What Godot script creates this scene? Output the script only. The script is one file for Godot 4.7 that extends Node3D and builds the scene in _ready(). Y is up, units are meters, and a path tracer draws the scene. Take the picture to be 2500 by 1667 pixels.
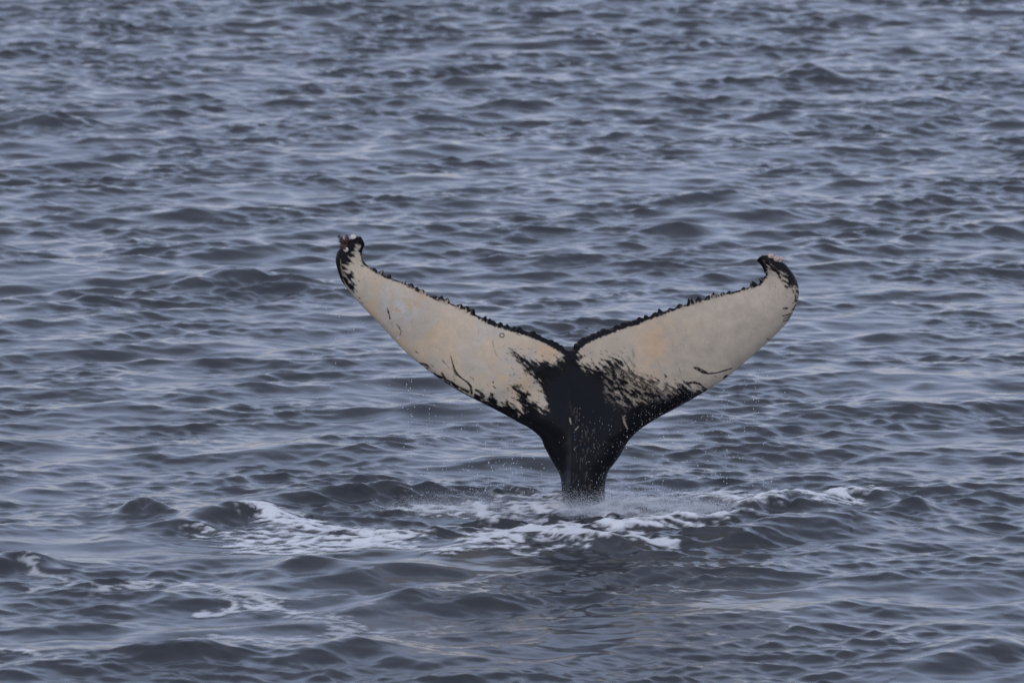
extends Node3D

# ---------------------------------------------------------------- measures
const CAM_H := 9.0
const CAM_D := 50.0
const CAM_X := -0.62
const PITCH := -8.64
const HALF_V := 0.05801      # tangent of half the vertical field of view
const HALF_H := 0.08710
const CHOP := 1.0
const TILE_A := 29.0
const TILE_B := 4.7
const NA := 512
const NB := 256

var eye := Vector3(CAM_X, CAM_H, CAM_D)
var look := Basis()
var rng := RandomNumberGenerator.new()
var wave_a := PackedVector3Array()
var wave_b := PackedVector3Array()
var gust := FastNoiseLite.new()
var gust_fine := FastNoiseLite.new()
var ridges: Array = []

func _ready():
	rng.seed = 7151
	look = Basis(Vector3.RIGHT, deg_to_rad(PITCH))
	make_camera()
	make_sky()
	make_sea()
	make_whale()
	make_foam()
	make_spray()

# ---------------------------------------------------------------- camera and light
func make_camera():
	var cam := Camera3D.new()
	cam.name = "camera"
	add_child(cam)
	cam.position = eye
	cam.basis = look
	cam.near = 0.5
	cam.far = 8000.0
	var lens := CameraAttributesPhysical.new()
	lens.frustum_focal_length = 24.0 / (2.0 * HALF_V)
	lens.frustum_focus_distance = 51.0
	lens.frustum_near = 0.5
	lens.frustum_far = 8000.0
	lens.exposure_aperture = 2.9
	cam.attributes = lens
	cam.current = true

func make_sky():
	var cover_noise := FastNoiseLite.new()
	cover_noise.seed = 5
	cover_noise.noise_type = FastNoiseLite.TYPE_SIMPLEX_SMOOTH
	cover_noise.frequency = 0.9
	cover_noise.fractal_octaves = 5
	var w := 512
	var h := 256
	var img := Image.create(w, h, false, Image.FORMAT_RGBF)
	for j in h:
		var up := sin((0.5 - (j + 0.5) / h) * PI)
		for i in w:
			var a := (i + 0.5) / w * TAU
			var r := sqrt(maxf(0.0, 1.0 - up * up))
			var e := clampf(up, 0.0, 1.0)
			# a cloud layer: noise looked up on a high flat sheet
			var f := 1.0 / (e + 0.18)
			var n := cover_noise.get_noise_3d(cos(a) * r * f, sin(a) * r * f, 3.0) * smoothstep(0.0, 0.2, e)
			var low := Vector3(1.18, 1.14, 1.15)
			var mid := Vector3(0.70, 0.85, 1.23)
			var top := Vector3(0.50, 0.56, 0.76)
			var c := low.lerp(mid, smoothstep(0.0, 0.2, e)).lerp(top, smoothstep(0.25, 0.75, e))
			c *= 1.0 + n * 0.38
			if up < 0.0:
				c = Vector3(0.2, 0.22, 0.26)
			img.set_pixel(i, j, Color(c.x, c.y, c.z))
	var pan := PanoramaSkyMaterial.new()
	pan.panorama = ImageTexture.create_from_image(img)
	var sky := Sky.new()
	sky.sky_material = pan
	var env := Environment.new()
	env.background_mode = Environment.BG_SKY
	env.sky = sky
	env.tonemap_mode = Environment.TONE_MAPPER_LINEAR
	env.tonemap_exposure = 1.0
	env.sdfgi_enabled = true
	env.ssao_enabled = true
	env.ssil_enabled = true
	var we := WorldEnvironment.new()
	we.name = "world_environment"
	we.environment = env
	add_child(we)
	var sun := DirectionalLight3D.new()
	sun.name = "sun"
	sun.light_energy = 0.2
	sun.light_angular_distance = 20.0
	sun.light_color = Color(1.0, 0.95, 0.88)
	sun.shadow_enabled = true
	sun.rotation_degrees = Vector3(-50, -35, 0)
	add_child(sun)

# ---------------------------------------------------------------- helpers
func tag(o: Node, label: String, category := "", kind := "", group := ""):
	if label != "":
		o.set_meta("label", label)
	if category != "":
		o.set_meta("category", category)
	if kind != "":
		o.set_meta("kind", kind)
	if group != "":
		o.set_meta("group", group)

func put(called: String, mesh: Mesh, mat: Material, parent: Node) -> MeshInstance3D:
	var o := MeshInstance3D.new()
	o.name = called
	o.mesh = mesh
	if mat:
		o.material_override = mat
	parent.add_child(o, true)
	return o

func ray(p: Vector2) -> Vector3:
	return look * Vector3((p.x - 1250.0) / 1250.0 * HALF_H, (833.5 - p.y) / 833.5 * HALF_V, -1.0)

func sea_at(px: float, py: float) -> Vector2:       # a place on the calm water level, as (x, z)
	var r := ray(Vector2(px, py))
	var k := -eye.y / r.y
	return Vector2(eye.x + r.x * k, eye.z + r.z * k)

func tail_at(p: Vector2) -> Vector2:                # a place on the upright plane of the tail, as (x, y)
	var r := ray(p)
	var k := -eye.z / r.z
	return Vector2(eye.x + r.x * k, eye.y + r.y * k)

# ---------------------------------------------------------------- waves
func fft_line(re: PackedFloat32Array, im: PackedFloat32Array, at: int, step: int, n: int, rev: PackedInt32Array, cs: PackedFloat32Array, sn: PackedFloat32Array):
	var lr := PackedFloat32Array()
	var li := PackedFloat32Array()
	lr.resize(n)
	li.resize(n)
	for k in n:
		var q := at + rev[k] * step
		lr[k] = re[q]
		li[k] = im[q]
	var size := 2
	while size <= n:
		var half := size >> 1
		var jump := n / size
		var base := 0
		while base < n:
			var tw := 0
			for k in range(base, base + half):
				var c := cs[tw]
				var s := sn[tw]
				var o := k + half
				var xr := lr[o] * c - li[o] * s
				var xi := lr[o] * s + li[o] * c
				lr[o] = lr[k] - xr
				li[o] = li[k] - xi
				lr[k] += xr
				li[k] += xi
				tw += jump
			base += size
		size <<= 1
	for k in n:
		re[at + k * step] = lr[k]
		im[at + k * step] = li[k]

func fft(re: PackedFloat32Array, im: PackedFloat32Array, n: int):
	var bits := int(round(log(n) / log(2.0)))
	var rev := PackedInt32Array()
	rev.resize(n)
	for k in n:
		var r := 0
		for b in bits:
			if k & (1 << b):
				r |= 1 << (bits - 1 - b)
		rev[k] = r
	var cs := PackedFloat32Array()
	var sn := PackedFloat32Array()
	for k in n / 2:
		cs.append(cos(TAU * k / n))
		sn.append(sin(TAU * k / n))
	for j in n:
		var any := false
		for i in n:
			if re[j * n + i] != 0.0 or im[j * n + i] != 0.0:
				any = true
				break
		if any:
			fft_line(re, im, j * n, 1, n, rev, cs, sn)
	for i in n:
		fft_line(re, im, i, n, n, rev, cs, sn)

# a tile of wind sea: displacements (dx, height, dz)
func wave_tile(n: int, length: float, k_low: float, k_high: float) -> PackedVector3Array:
	var gr := PackedFloat32Array()
	var gi := PackedFloat32Array()
	gr.resize(n * n)
	gi.resize(n * n)
	var dk := TAU / length
	var wind := Vector2(sin(deg_to_rad(14.0)), cos(deg_to_rad(14.0)))
	var half := n / 2
	for j in n:
		var v := j if j < half else j - n
		for i in n:
			var u := i if i < half else i - n
			if u == -half or v == -half or (u == 0 and v == 0):
				continue
			var k := Vector2(u, v) * dk
			var m := k.length()
			if m < k_low or m >= k_high:
				continue
			var d := k.dot(wind) / m
			var spread := lerpf(0.07, 1.0, pow(absf(d), 4.5))
			var s := (0.0092 * pow(m, -4.0) * pow(maxf(m, 9.0) / 9.0, -0.5) * exp(-pow(6.4 / m, 2.0)) + 0.00085 * pow(m, -4.0) * exp(-pow(1.5 / m, 4.0))) * spread
			var a := sqrt(s) * dk
			gr[j * n + i] = rng.randfn() * a
			gi[j * n + i] = rng.randfn() * a
	var fr := PackedFloat32Array()
	var fi := PackedFloat32Array()
	var zr := PackedFloat32Array()
	var zi := PackedFloat32Array()
	for q in [fr, fi, zr, zi]:
		q.resize(n * n)
	fr.resize(n * n); fi.resize(n * n); zr.resize(n * n); zi.resize(n * n)
	for j in n:
		var v := j if j < half else j - n
		var nj := (n - j) % n
		for i in n:
			var at := j * n + i
			var op := nj * n + (n - i) % n
			var hr := (gr[at] + gr[op]) * 0.5
			var hi := (gi[at] - gi[op]) * 0.5
			if hr == 0.0 and hi == 0.0:
				continue
			var u := i if i < half else i - n
			var m := sqrt(u * u + v * v)
			var cx := u / m
			var cz := v / m
			fr[at] = hr * (1.0 - cx)
			fi[at] = hi * (1.0 - cx)
			zr[at] = -cz * hi
			zi[at] = cz * hr
	fft(fr, fi, n)
	fft(zr, zi, n)
	var out := PackedVector3Array()
	out.resize(n * n)
	var sum := 0.0
	for q in n * n:
		out[q] = Vector3(fi[q] * CHOP, fr[q], zr[q] * CHOP)
		sum += fr[q] * fr[q]
	print("wave height deviation ", sqrt(sum / (n * n)))
	return out

func tile_at(tile: PackedVector3Array, n: int, scale: float, x: float, z: float) -> Vector3:
	var fx := x * scale
	var fz := z * scale
	var ix := floori(fx)
	var iz := floori(fz)
	var tx := fx - ix
	var tz := fz - iz
	var m := n - 1
	var i0 := ix & m
	var i1 := (ix + 1) & m
	var j0 := (iz & m) * n
	var j1 := ((iz + 1) & m) * n
	return (tile[j0 + i0] * (1.0 - tx) + tile[j0 + i1] * tx) * (1.0 - tz) + (tile[j1 + i0] * (1.0 - tx) + tile[j1 + i1] * tx) * tz

func seg_distance(p: Vector2, a: Vector2, b: Vector2) -> Vector2:   # (distance, share along)
	var ab := b - a
	var t := clampf((p - a).dot(ab) / maxf(ab.length_squared(), 1e-9), 0.0, 1.0)
	return Vector2(p.distance_to(a + ab * t), t)

func ridge(points: Array, height: float, front: float, back := 0.0):
	var line := PackedVector2Array()
	var box := Rect2()
	for p in points:
		var q := sea_at(p[0], p[1])
		box = Rect2(q, Vector2.ZERO) if line.is_empty() else box.expand(q)
		line.append(q)
	ridges.append([line, height, front, back if back > 0.0 else front, box.grow(maxf(front, back) * 2.6)])

func ridge_height(x: float, z: float) -> float:
	var p := Vector2(x, z)
	var sum := 0.0
	for r in ridges:
		if not r[4].has_point(p):
			continue
		var line: PackedVector2Array = r[0]
		var best := 1e9
		var along := 0.0
		var side := 1.0
		for k in line.size() - 1:
			var d := seg_distance(p, line[k], line[k + 1])
			if d.x < best:
				best = d.x
				along = (k + d.y) / (line.size() - 1)
				side = (line[k + 1] - line[k]).cross(p - line[k])
		var width: float = r[2] if side > 0.0 else r[3]
		var ends := sin(PI * clampf(along * 0.86 + 0.07, 0.0, 1.0))
		sum += r[1] * ends * exp(-pow(best / width, 2.0))
	return sum

var slicks: Array = []

func slick(px: float, py: float, wide: float, deep: float):   # a smooth patch left on the water
	slicks.append([sea_at(px, py), wide, deep])

func calmed(x: float, z: float) -> float:
	var k := 0.0
	for s in slicks:
		var u: float = (x - s[0].x) / s[1]
		var v: float = (z - s[0].y) / s[2]
		k = maxf(k, exp(-u * u - v * v))
	return k

func turmoil(x: float, z: float) -> float:          # the churned water round the tail
	var q := Vector2((x + 0.15) / 2.9, (z - 0.35) / 1.9)
	return exp(-pow(q.length_squared(), 1.5))

func water_at(x: float, z: float, fine := 1.0, coarse := 1.0) -> Vector3:
	var out := Vector3(x, 0.0, z)
	if coarse <= 0.0:
		return out
	var churn := turmoil(x, z)
	var calm := gust.get_noise_2d(x, z)
	var far := smoothstep(-4.0, -46.0, z)           # the wind freshens away from the boat
	var still := calmed(x, z)
	out += tile_at(wave_a, NA, NA / TILE_A, x + 3.1, z + 11.3) * coarse * (1.0 - 0.35 * churn) * (1.0 + 0.35 * calm) * (1.0 + 0.2 * far) * (1.0 - 0.35 * still)
	if fine > 0.0:
		var f := clampf(0.95 + 1.3 * gust_fine.get_noise_2d(x, z) + 1.4 * churn, 0.3, 2.4) * (1.0 + 0.55 * far) * (1.0 - 0.75 * still)
		out += tile_at(wave_b, NB, NB / TILE_B, x * 0.94 + z * 0.33, z * 0.94 - x * 0.33) * fine * f
	out.y += ridge_height(x, z)
	return out

func make_sea():
	gust.seed = 21
	gust.frequency = 0.11
	gust.fractal_octaves = 2
	gust_fine.seed = 44
	gust_fine.frequency = 0.35
	gust_fine.fractal_octaves = 2
	wave_a = wave_tile(NA, TILE_A, 0.0, TAU / 0.42)
	wave_b = wave_tile(NB, TILE_B, TAU / 0.42, TAU / 0.06)
	# the swell and wash raised by the diving whale
	ridge([[300, 1306], [450, 1286], [560, 1268], [640, 1262], [720, 1285]], 0.12, 0.2, 0.3)
	ridge([[530, 1250], [700, 1228], [900, 1212], [1020, 1205], [1150, 1214]], 0.085, 0.15, 0.35)
	ridge([[1180, 1208], [1240, 1200], [1300, 1206]], 0.10, 0.12)
	ridge([[1080, 1352], [1230, 1322], [1340, 1314], [1450, 1330], [1600, 1345]], 0.11, 0.2, 0.25)
	ridge([[1400, 1292], [1520, 1300], [1660, 1284], [1800, 1282], [1900, 1290]], 0.09, 0.16, 0.2)
	ridge([[1640, 1320], [1800, 1316], [1950, 1290], [2080, 1278], [2180, 1290]], 0.12, 0.3, 0.25)
	ridge([[1790, 1262], [1850, 1240], [1930, 1228], [2000, 1246]], 0.11, 0.14, 0.2)
	ridge([[1980, 1238], [2060, 1218], [2130, 1215], [2200, 1235]], 0.09, 0.13, 0.2)
	ridge([[2180, 1252], [2240, 1240], [2300, 1252]], 0.07, 0.12)
	ridge([[290, 1262], [345, 1246], [410, 1262]], 0.12, 0.12)
	ridge([[420, 712], [540, 694], [660, 694], [780, 716]], 0.15, 0.4, 0.5)
	ridge([[20, 1640], [200, 1612], [420, 1606], [600, 1622]], 0.09, 0.25, 0.4)
	ridge([[1560, 505], [1750, 490], [1880, 508]], 0.12, 0.4)
	ridge([[-40, 315], [60, 300], [150, 322]], 0.18, 0.6)
	ridge([[620, 1412], [740, 1384], [880, 1410]], 0.075, 0.16, 0.25)
	ridge([[880, 1484], [1080, 1446], [1300, 1476]], 0.07, 0.2, 0.3)
	ridge([[-30, 1400], [50, 1374], [140, 1402]], 0.10, 0.16, 0.25)
	ridge([[620, 1640], [880, 1600], [1160, 1636]], 0.085, 0.25, 0.35)
	ridge([[2220, 1640], [2380, 1592], [2540, 1600]], 0.10, 0.25, 0.35)
	ridge([[1900, 1500], [2100, 1474], [2400, 1492]], 0.06, 0.2, 0.3)
	slick(240, 1342, 2.0, 0.9)
	slick(200, 1560, 1.3, 0.7)
	slick(1310, 1380, 0.75, 0.45)
	ridge([[1920, 196], [1975, 188], [2030, 198]], 0.18, 0.3)

	var us := PackedFloat32Array()
	var side_us := PackedFloat32Array()
	var uu := 1.0
	var du := 0.006
	while uu < 3.2:
		du = minf(du * 1.06, 0.045)
		uu += du
		side_us.append(uu)
	side_us.append_array([4.2, 6.0, 9.0, 15.0, 25.0])
	for i in range(side_us.size() - 1, -1, -1):
		us.append(-side_us[i])
	var cols := 490
	for i in cols + 1:
		us.append(-1.0 + 2.0 * i / cols)
	us.append_array(side_us)
	var ds := PackedFloat32Array()
	for d in [-900.0, -400.0, -180.0, -80.0, -30.0, -8.0, 6.0]:
		ds.append(d)
	var dd := 16.0
	while dd < 34.0:
		ds.append(dd)
		dd += clampf((35.0 - dd) * 0.05, 0.03, 0.5)
	dd = 35.0
	while dd < 112.0:
		ds.append(dd)
		dd += 0.032 * pow(dd / 50.0, 1.35)
	while dd < 420.0:
		ds.append(dd)
		dd += 0.15 * pow(dd / 112.0, 2.2)
	for d in [440.0, 520.0, 700.0, 1100.0, 1900.0, 3500.0]:
		ds.append(d)
	var nx := us.size()
	var nz := ds.size()
	print("sea grid ", nx, " x ", nz)
	var v := PackedVector3Array()
	v.resize(nx * nz)
	for j in nz:
		var d := ds[j]
		var w := 1.32 * maxf(d, 33.0) * HALF_H + 1.0
		var row_step := ds[mini(j + 1, nz - 1)] - d
		var row_amp := smoothstep(1.4, 0.5, row_step)
		for i in nx:
			var u := us[i]
			var col_step := (us[mini(i + 1, nx - 1)] - u) * w
			var amp := row_amp * smoothstep(1.4, 0.6, col_step) if u > -4.0 else 0.0
			var near := row_step < 0.145 and absf(u) < 1.3
			v[j * nx + i] = water_at(CAM_X + u * w, CAM_D - d, 1.0 if near else 0.0, amp)
	var nrm := PackedVector3Array()
	nrm.resize(nx * nz)
	for j in nz:
		var ja := maxi(j - 1, 0) * nx
		var jb := mini(j + 1, nz - 1) * nx
		for i in nx:
			var e := v[j * nx + mini(i + 1, nx - 1)] - v[j * nx + maxi(i - 1, 0)]
			var f := v[ja + i] - v[jb + i]
			nrm[j * nx + i] = f.cross(e).normalized()
	var idx := PackedInt32Array()
	idx.resize((nx - 1) * (nz - 1) * 6)
	var q := 0
	for j in nz - 1:
		for i in nx - 1:
			var a := j * nx + i
			idx[q] = a
			idx[q + 1] = a + nx
			idx[q + 2] = a + 1
			idx[q + 3] = a + 1
			idx[q + 4] = a + nx
			idx[q + 5] = a + nx + 1
			q += 6
	var arr := []
	arr.resize(Mesh.ARRAY_MAX)
	arr[Mesh.ARRAY_VERTEX] = v
	arr[Mesh.ARRAY_NORMAL] = nrm
	arr[Mesh.ARRAY_INDEX] = idx
	var mesh := ArrayMesh.new()
	mesh.add_surface_from_arrays(Mesh.PRIMITIVE_TRIANGLES, arr)
	var m := StandardMaterial3D.new()
	m.resource_name = "sea_water"
	m.albedo_color = Color(0.030, 0.034, 0.038).linear_to_srgb()
	m.metallic_specular = 0.37
	m.roughness = 0.20
	var o := put("sea", mesh, m, self)
	tag(o, "choppy blue grey open sea with short wind waves", "sea", "structure")

# ---------------------------------------------------------------- the whale
const RIGHT_OUTER := [[1476, 1330, 0.0], [1476.5, 1218, 0.10], [1480.5, 1166, 0.15], [1487, 1147, 0.17], [1498.7, 1132, 0.19], [1514, 1111, 0.215], [1525.5, 1090, 0.24], [1537, 1073, 0.26], [1556, 1053.7, 0.285], [1585, 1032.7, 0.32], [1613.5, 1016, 0.35], [1650, 997, 0.385], [1690, 975, 0.42], [1730, 951, 0.46], [1770.5, 926, 0.50], [1797, 904, 0.53], [1824, 881, 0.56], [1851, 857, 0.59], [1880, 832, 0.625], [1902, 810, 0.655], [1918, 794, 0.68], [1933.5, 772, 0.71], [1944.6, 747, 0.74], [1951, 723, 0.77], [1950, 700, 0.80], [1942, 678, 0.83], [1931, 662, 0.855], [1918, 647, 0.88], [1902, 638, 0.905], [1886, 631, 0.93], [1873, 624.6, 0.955], [1858, 626, 0.98], [1846.4, 635.8, 1.0]]
const RIGHT_INNER := [[1391, 1330, 0.0], [1391, 1218, 0.10], [1392.5, 1166, 0.15], [1393.5, 1140, 0.18], [1395, 1090, 0.23], [1396, 1040, 0.28], [1396, 980, 0.33], [1393, 910, 0.37], [1390, 857, 0.405], [1400, 851, 0.415], [1411, 836, 0.43], [1437, 822, 0.45], [1487, 803, 0.48], [1547, 785, 0.515], [1614, 763, 0.555], [1679, 742, 0.60], [1737, 725, 0.64], [1793, 712, 0.685], [1835, 700, 0.72], [1855, 692, 0.745], [1866.5, 677, 0.78], [1872, 670, 0.81], [1866.5, 662, 0.845], [1861, 653, 0.90], [1855, 645, 0.95], [1846.4, 635.8, 1.0]]
const LEFT_OUTER := [[1373, 1330, 0.0], [1373.4, 1222, 0.10], [1371.5, 1199, 0.12], [1369.6, 1174, 0.145], [1365, 1157, 0.165], [1353, 1136, 0.19], [1340, 1113, 0.215], [1328, 1090, 0.24], [1319, 1069, 0.265], [1307, 1057.6, 0.28], [1288, 1044, 0.30], [1269, 1034.6, 0.32], [1250, 1024, 0.34], [1223, 1010, 0.365], [1191, 994, 0.395], [1154, 976.7, 0.43], [1124, 962, 0.455], [1080, 935, 0.495], [1025, 896, 0.55], [992, 869, 0.585], [958.6, 835.7, 0.62], [925, 800, 0.66], [896, 771, 0.69], [869, 742, 0.72], [847, 717, 0.75], [831, 695, 0.775], [822, 670, 0.80], [817, 648, 0.825], [820, 628, 0.85], [829, 615, 0.875], [837, 603, 0.90], [848, 596, 0.925], [862, 590, 0.95], [871, 586.5, 0.975], [880, 587, 1.0]]
const LEFT_INNER := [[1391, 1330, 0.0], [1391, 1218, 0.10], [1392.5, 1166, 0.15], [1393.5, 1140, 0.18], [1395, 1090, 0.23], [1396, 1040, 0.28], [1396, 980, 0.33], [1393, 910, 0.37], [1390, 857, 0.405], [1381, 854, 0.415], [1370, 845, 0.425], [1337, 829, 0.45], [1299, 814, 0.475], [1258, 803, 0.505], [1203, 790, 0.54], [1155, 768, 0.575], [1092, 742, 0.62], [1048, 727, 0.65], [1003, 707, 0.685], [972, 694, 0.71], [925, 676, 0.74], [894, 656, 0.775], [885, 645, 0.80], [882, 635, 0.83], [884, 617, 0.90], [888, 603, 0.96], [880, 587, 1.0]]
const DEPTH := [[0.0, 0.36], [0.1, 0.32], [0.2, 0.25], [0.28, 0.18], [0.34, 0.11], [0.405, 0.02]]
const THICK := [[0.0, 0.14], [0.3, 0.13], [0.4, 0.105], [0.5, 0.085], [0.7, 0.055], [0.85, 0.035], [1.0, 0.014]]
const TEX_AT := Vector2(800, 570)
const TEX_SIZE := Vector2i(1170, 700)

const STAINS := [[905, 715, 40, 30, 0.5], [930, 775, 40, 40, 1.0], [990, 790, 60, 40, 0.9], [1030, 745, 40, 40, 0.9], [1010, 810, 40, 30, 0.6], [1100, 850, 90, 60, 0.35], [1265, 915, 60, 45, 0.7], [1330, 855, 40, 20, 0.9], [1255, 870, 60, 40, 0.4], [1595, 845, 35, 50, 0.8], [1620, 800, 90, 40, 0.25], [1480, 850, 60, 30, 0.2], [1560, 920, 60, 30, 0.3]]

func along(line: Array, s: float) -> Vector2:
	var k := 0
	while k < line.size() - 2 and line[k + 1][2] < s:
		k += 1
	var a = line[k]
	var b = line[k + 1]
	var p = line[maxi(k - 1, 0)]
	var n = line[mini(k + 2, line.size() - 1)]
	var w: float = (s - a[2]) / (b[2] - a[2])
	var dt: float = b[2] - a[2]
	var pt: float = p[2] - a[2] if k > 0 else -dt
	var nt: float = n[2] - a[2] if k + 2 < line.size() else dt * 2.0
	var pv := Vector2(p[0], p[1]) if k > 0 else Vector2(2.0 * a[0] - b[0], 2.0 * a[1] - b[1])
	var nv := Vector2(n[0], n[1]) if k + 2 < line.size() else Vector2(2.0 * b[0] - a[0], 2.0 * b[1] - a[1])
	return Vector2(a[0], a[1]).cubic_interpolate_in_time(Vector2(b[0], b[1]), pv, nv, w, dt, pt, nt)

func cubic(rows: Array, k: int, s: float) -> float:
	var a = rows[k]
	var b = rows[k + 1]
	var p = rows[maxi(k - 1, 0)]
	var n = rows[mini(k + 2, rows.size() - 1)]
	var dt: float = b[0] - a[0]
	return cubic_interpolate_in_time(a[1], b[1], p[1], n[1], (s - a[0]) / dt, dt, p[0] - a[0] if k > 0 else -dt, n[0] - a[0] if k + 2 < rows.size() else dt * 2.0)

func table(rows: Array, s: float) -> float:
	for k in rows.size() - 1:
		if s <= rows[k + 1][0]:
			return cubic(rows, k, s)
	return rows[-1][1]

var teeth := {}

func tooth(side: int, arc: float) -> float:          # the ragged trailing edge, in hundredths of the tail's drawing
	var h := 0.0
	for t in teeth[side]:
		var q: float = (arc - t[0]) / t[2]
		if absf(q) < 1.0:
			h = maxf(h, t[1] * pow(1.0 - pow(absf(q), 1.5), 0.9))
	return h

# point of the tail's skin: s from root to tip, t from the leading edge (0) to the trailing edge or keel (1); face +1 is the belly side
func skin(side: int, s: float, t: float, face: float, edge: Vector2, bump: float) -> Array:
	var outer := along(RIGHT_OUTER if side > 0 else LEFT_OUTER, s)
	var inner := along(RIGHT_INNER if side > 0 else LEFT_INNER, s)
	var flat := outer.lerp(inner, t)
	var p := flat + edge * bump * smoothstep(0.965, 1.0, t)
	var q := tail_at(p)
	var blend := smoothstep(0.30, 0.43, s)
	var round_side := sqrt(maxf(0.0, 1.0 - pow(1.0 - t, 2.2)))
	if side < 0 and face > 0.0:
		round_side = lerpf(round_side, 0.35 * pow(t, 0.5) + 0.65 * t, smoothstep(0.34, 0.2, s))
	var body := round_side * table(DEPTH, s)
	var chord := absf((1.0 - t) * outer.distance_to(inner)) * 0.0035
	body += 0.04 * exp(-pow(chord / 0.03, 2.0)) * smoothstep(0.40, 0.2, s)
	var wing := sqrt(t) * (1.0 - t) / 0.385 * table(THICK, s) + 0.006 * smoothstep(0.0, 0.1, t) * smoothstep(1.0, 0.97, t)
	wing += bump * 0.0011 * smoothstep(0.95, 0.985, t) * smoothstep(1.0, 0.985, t)
	var z := face * lerpf(body, wing, blend)
	var reach := absf(q.x - 0.45) / 2.0
	z += -0.16 * reach * reach + 0.03 * sin(q.x * 3.1 + q.y * 2.0) * clampf(reach, 0.0, 1.0)
	return [Vector3(q.x, q.y, z), flat]

func make_teeth():
	for side in [-1, 1]:
		var list := []
		var a := 22.0
		while a < 556.0:
			var big := smoothstep(30.0, 260.0, a)
			if a > 530.0:
				big *= 0.5
			list.append([a, rng.randf_range(2.5, 5.0) + big * rng.randf_range(0.5, 9.0), rng.randf_range(5.0, 11.0)])
			a += rng.randf_range(7.0, 17.0) + big * rng.randf_range(0.0, 13.0)
			if rng.randf() < 0.22:
				a += rng.randf_range(10.0, 26.0)
		teeth[side] = list

func make_whale():
	make_teeth()
	var root := Node3D.new()
	root.name = "humpback_whale"
	add_child(root)
	tag(root, "raised black and white whale tail with two spread flukes, standing up out of the sea", "whale")
	var ns := 520
	var ts := PackedFloat32Array()
	for k in 27:
		ts.append(pow(k / 26.0, 1.7) * 0.9)
	for t in [0.925, 0.95, 0.97, 0.985, 1.0]:
		ts.append(t)
	var front := SurfaceTool.new()
	front.begin(Mesh.PRIMITIVE_TRIANGLES)
	front.set_smooth_group(0)
	var back := SurfaceTool.new()
	back.begin(Mesh.PRIMITIVE_TRIANGLES)
	var shape := {}
	var pts := {}
	for side in [-1, 1]:
		var inner: Array = RIGHT_INNER if side > 0 else LEFT_INNER
		var arc := 0.0
		var last := Vector2.ZERO
		for face in [1, -1]:
			arc = 0.0
			var grid := []
			for i in ns + 1:
				var s := float(i) / ns
				var here := along(inner, s)
				var edge := Vector2.ZERO
				var bump := 0.0
				if s > 0.405:
					arc += here.distance_to(last) if i > 0 else 0.0
					var dirn := along(inner, minf(s + 0.004, 1.0)) - along(inner, s - 0.004)
					edge = Vector2(dirn.y, -dirn.x).normalized() * side
					bump = tooth(side, arc) * smoothstep(0.92, 0.8, s)
				last = here
				var row := []
				for t in ts:
					row.append(skin(side, s, t, face, edge, bump))
				grid.append(row)
			pts[[side, face]] = grid
	# normals from the grids: one shared field, so that the two halves and the two faces meet smoothly
	var nt := ts.size()
	var verts := PackedVector3Array()
	var uvs := PackedVector2Array()
	var tris := PackedInt32Array()
	for side in [-1, 1]:
		for face in [1, -1]:
			var st := front if face > 0 else back
			var grid = pts[[side, face]]
			for i in ns:
				for k in nt - 1:
					var a = grid[i][k]
					var b = grid[i][k + 1]
					var c = grid[i + 1][k]
					var d = grid[i + 1][k + 1]
					var quad = [a, b, c, b, d, c] if side * face > 0 else [a, c, b, b, c, d]
					for p in quad:
						st.set_uv((p[1] - TEX_AT) / Vector2(TEX_SIZE))
						st.add_vertex(p[0])
	front.index()
	front.generate_normals()
	back.index()
	back.generate_normals()
	var mesh := front.commit()
	back.commit(mesh)
	mesh.surface_set_material(0, belly_skin())
	mesh.surface_set_material(1, dark_skin())
	put("tail", mesh, null, root)
	make_riders(root, pts, ns, nt)

func dark_skin() -> StandardMaterial3D:
	var m := StandardMaterial3D.new()
	m.resource_name = "black_skin"
	m.albedo_color = Color(0.0045, 0.004, 0.0055).linear_to_srgb()
	m.roughness = 0.3
	m.metallic_specular = 0.22
	return m

func poly(points: Array) -> PackedVector2Array:
	var out := PackedVector2Array()
	for p in points:
		out.append(Vector2(p[0], p[1]))
	return out

func inside_by(p: Vector2, shape: PackedVector2Array) -> float:   # signed distance, positive inside
	var best := 1e12
	var inside := false
	var n := shape.size()
	var b := shape[n - 1]
	for k in n:
		var a := shape[k]
		var e := b - a
		var w := p - a
		var t := clampf(w.dot(e) / e.length_squared(), 0.0, 1.0)
		best = minf(best, (w - e * t).length_squared())
		if (a.y > p.y) != (b.y > p.y) and p.x < (b.x - a.x) * (p.y - a.y) / (b.y - a.y) + a.x:
			inside = not inside
		b = a
	return sqrt(best) if inside else -sqrt(best)

func field(make: Callable) -> PackedFloat32Array:     # a smooth field: sampled every four points, then enlarged
	var w := TEX_SIZE.x / 4
	var h := TEX_SIZE.y / 4
	var a := PackedFloat32Array()
	a.resize(w * h)
	for j in h:
		for i in w:
			a[j * w + i] = make.call(TEX_AT + Vector2(i + 0.5, j + 0.5) * 4.0)
	var img := Image.create_from_data(w, h, false, Image.FORMAT_RF, a.to_byte_array())
	img.resize(TEX_SIZE.x, TEX_SIZE.y, Image.INTERPOLATE_BILINEAR)
	return img.get_data().to_float32_array()

func noise_image(seed_: int, freq: float, octaves: int, warp := 0.0) -> PackedByteArray:
	var n := FastNoiseLite.new()
	n.seed = seed_
	n.frequency = freq
	n.fractal_octaves = octaves
	n.noise_type = FastNoiseLite.TYPE_SIMPLEX_SMOOTH
	if warp > 0.0:
		n.domain_warp_enabled = true
		n.domain_warp_amplitude = warp
		n.domain_warp_frequency = freq * 0.7
	return n.get_image(TEX_SIZE.x, TEX_SIZE.y, false, false, true).get_data()

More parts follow.
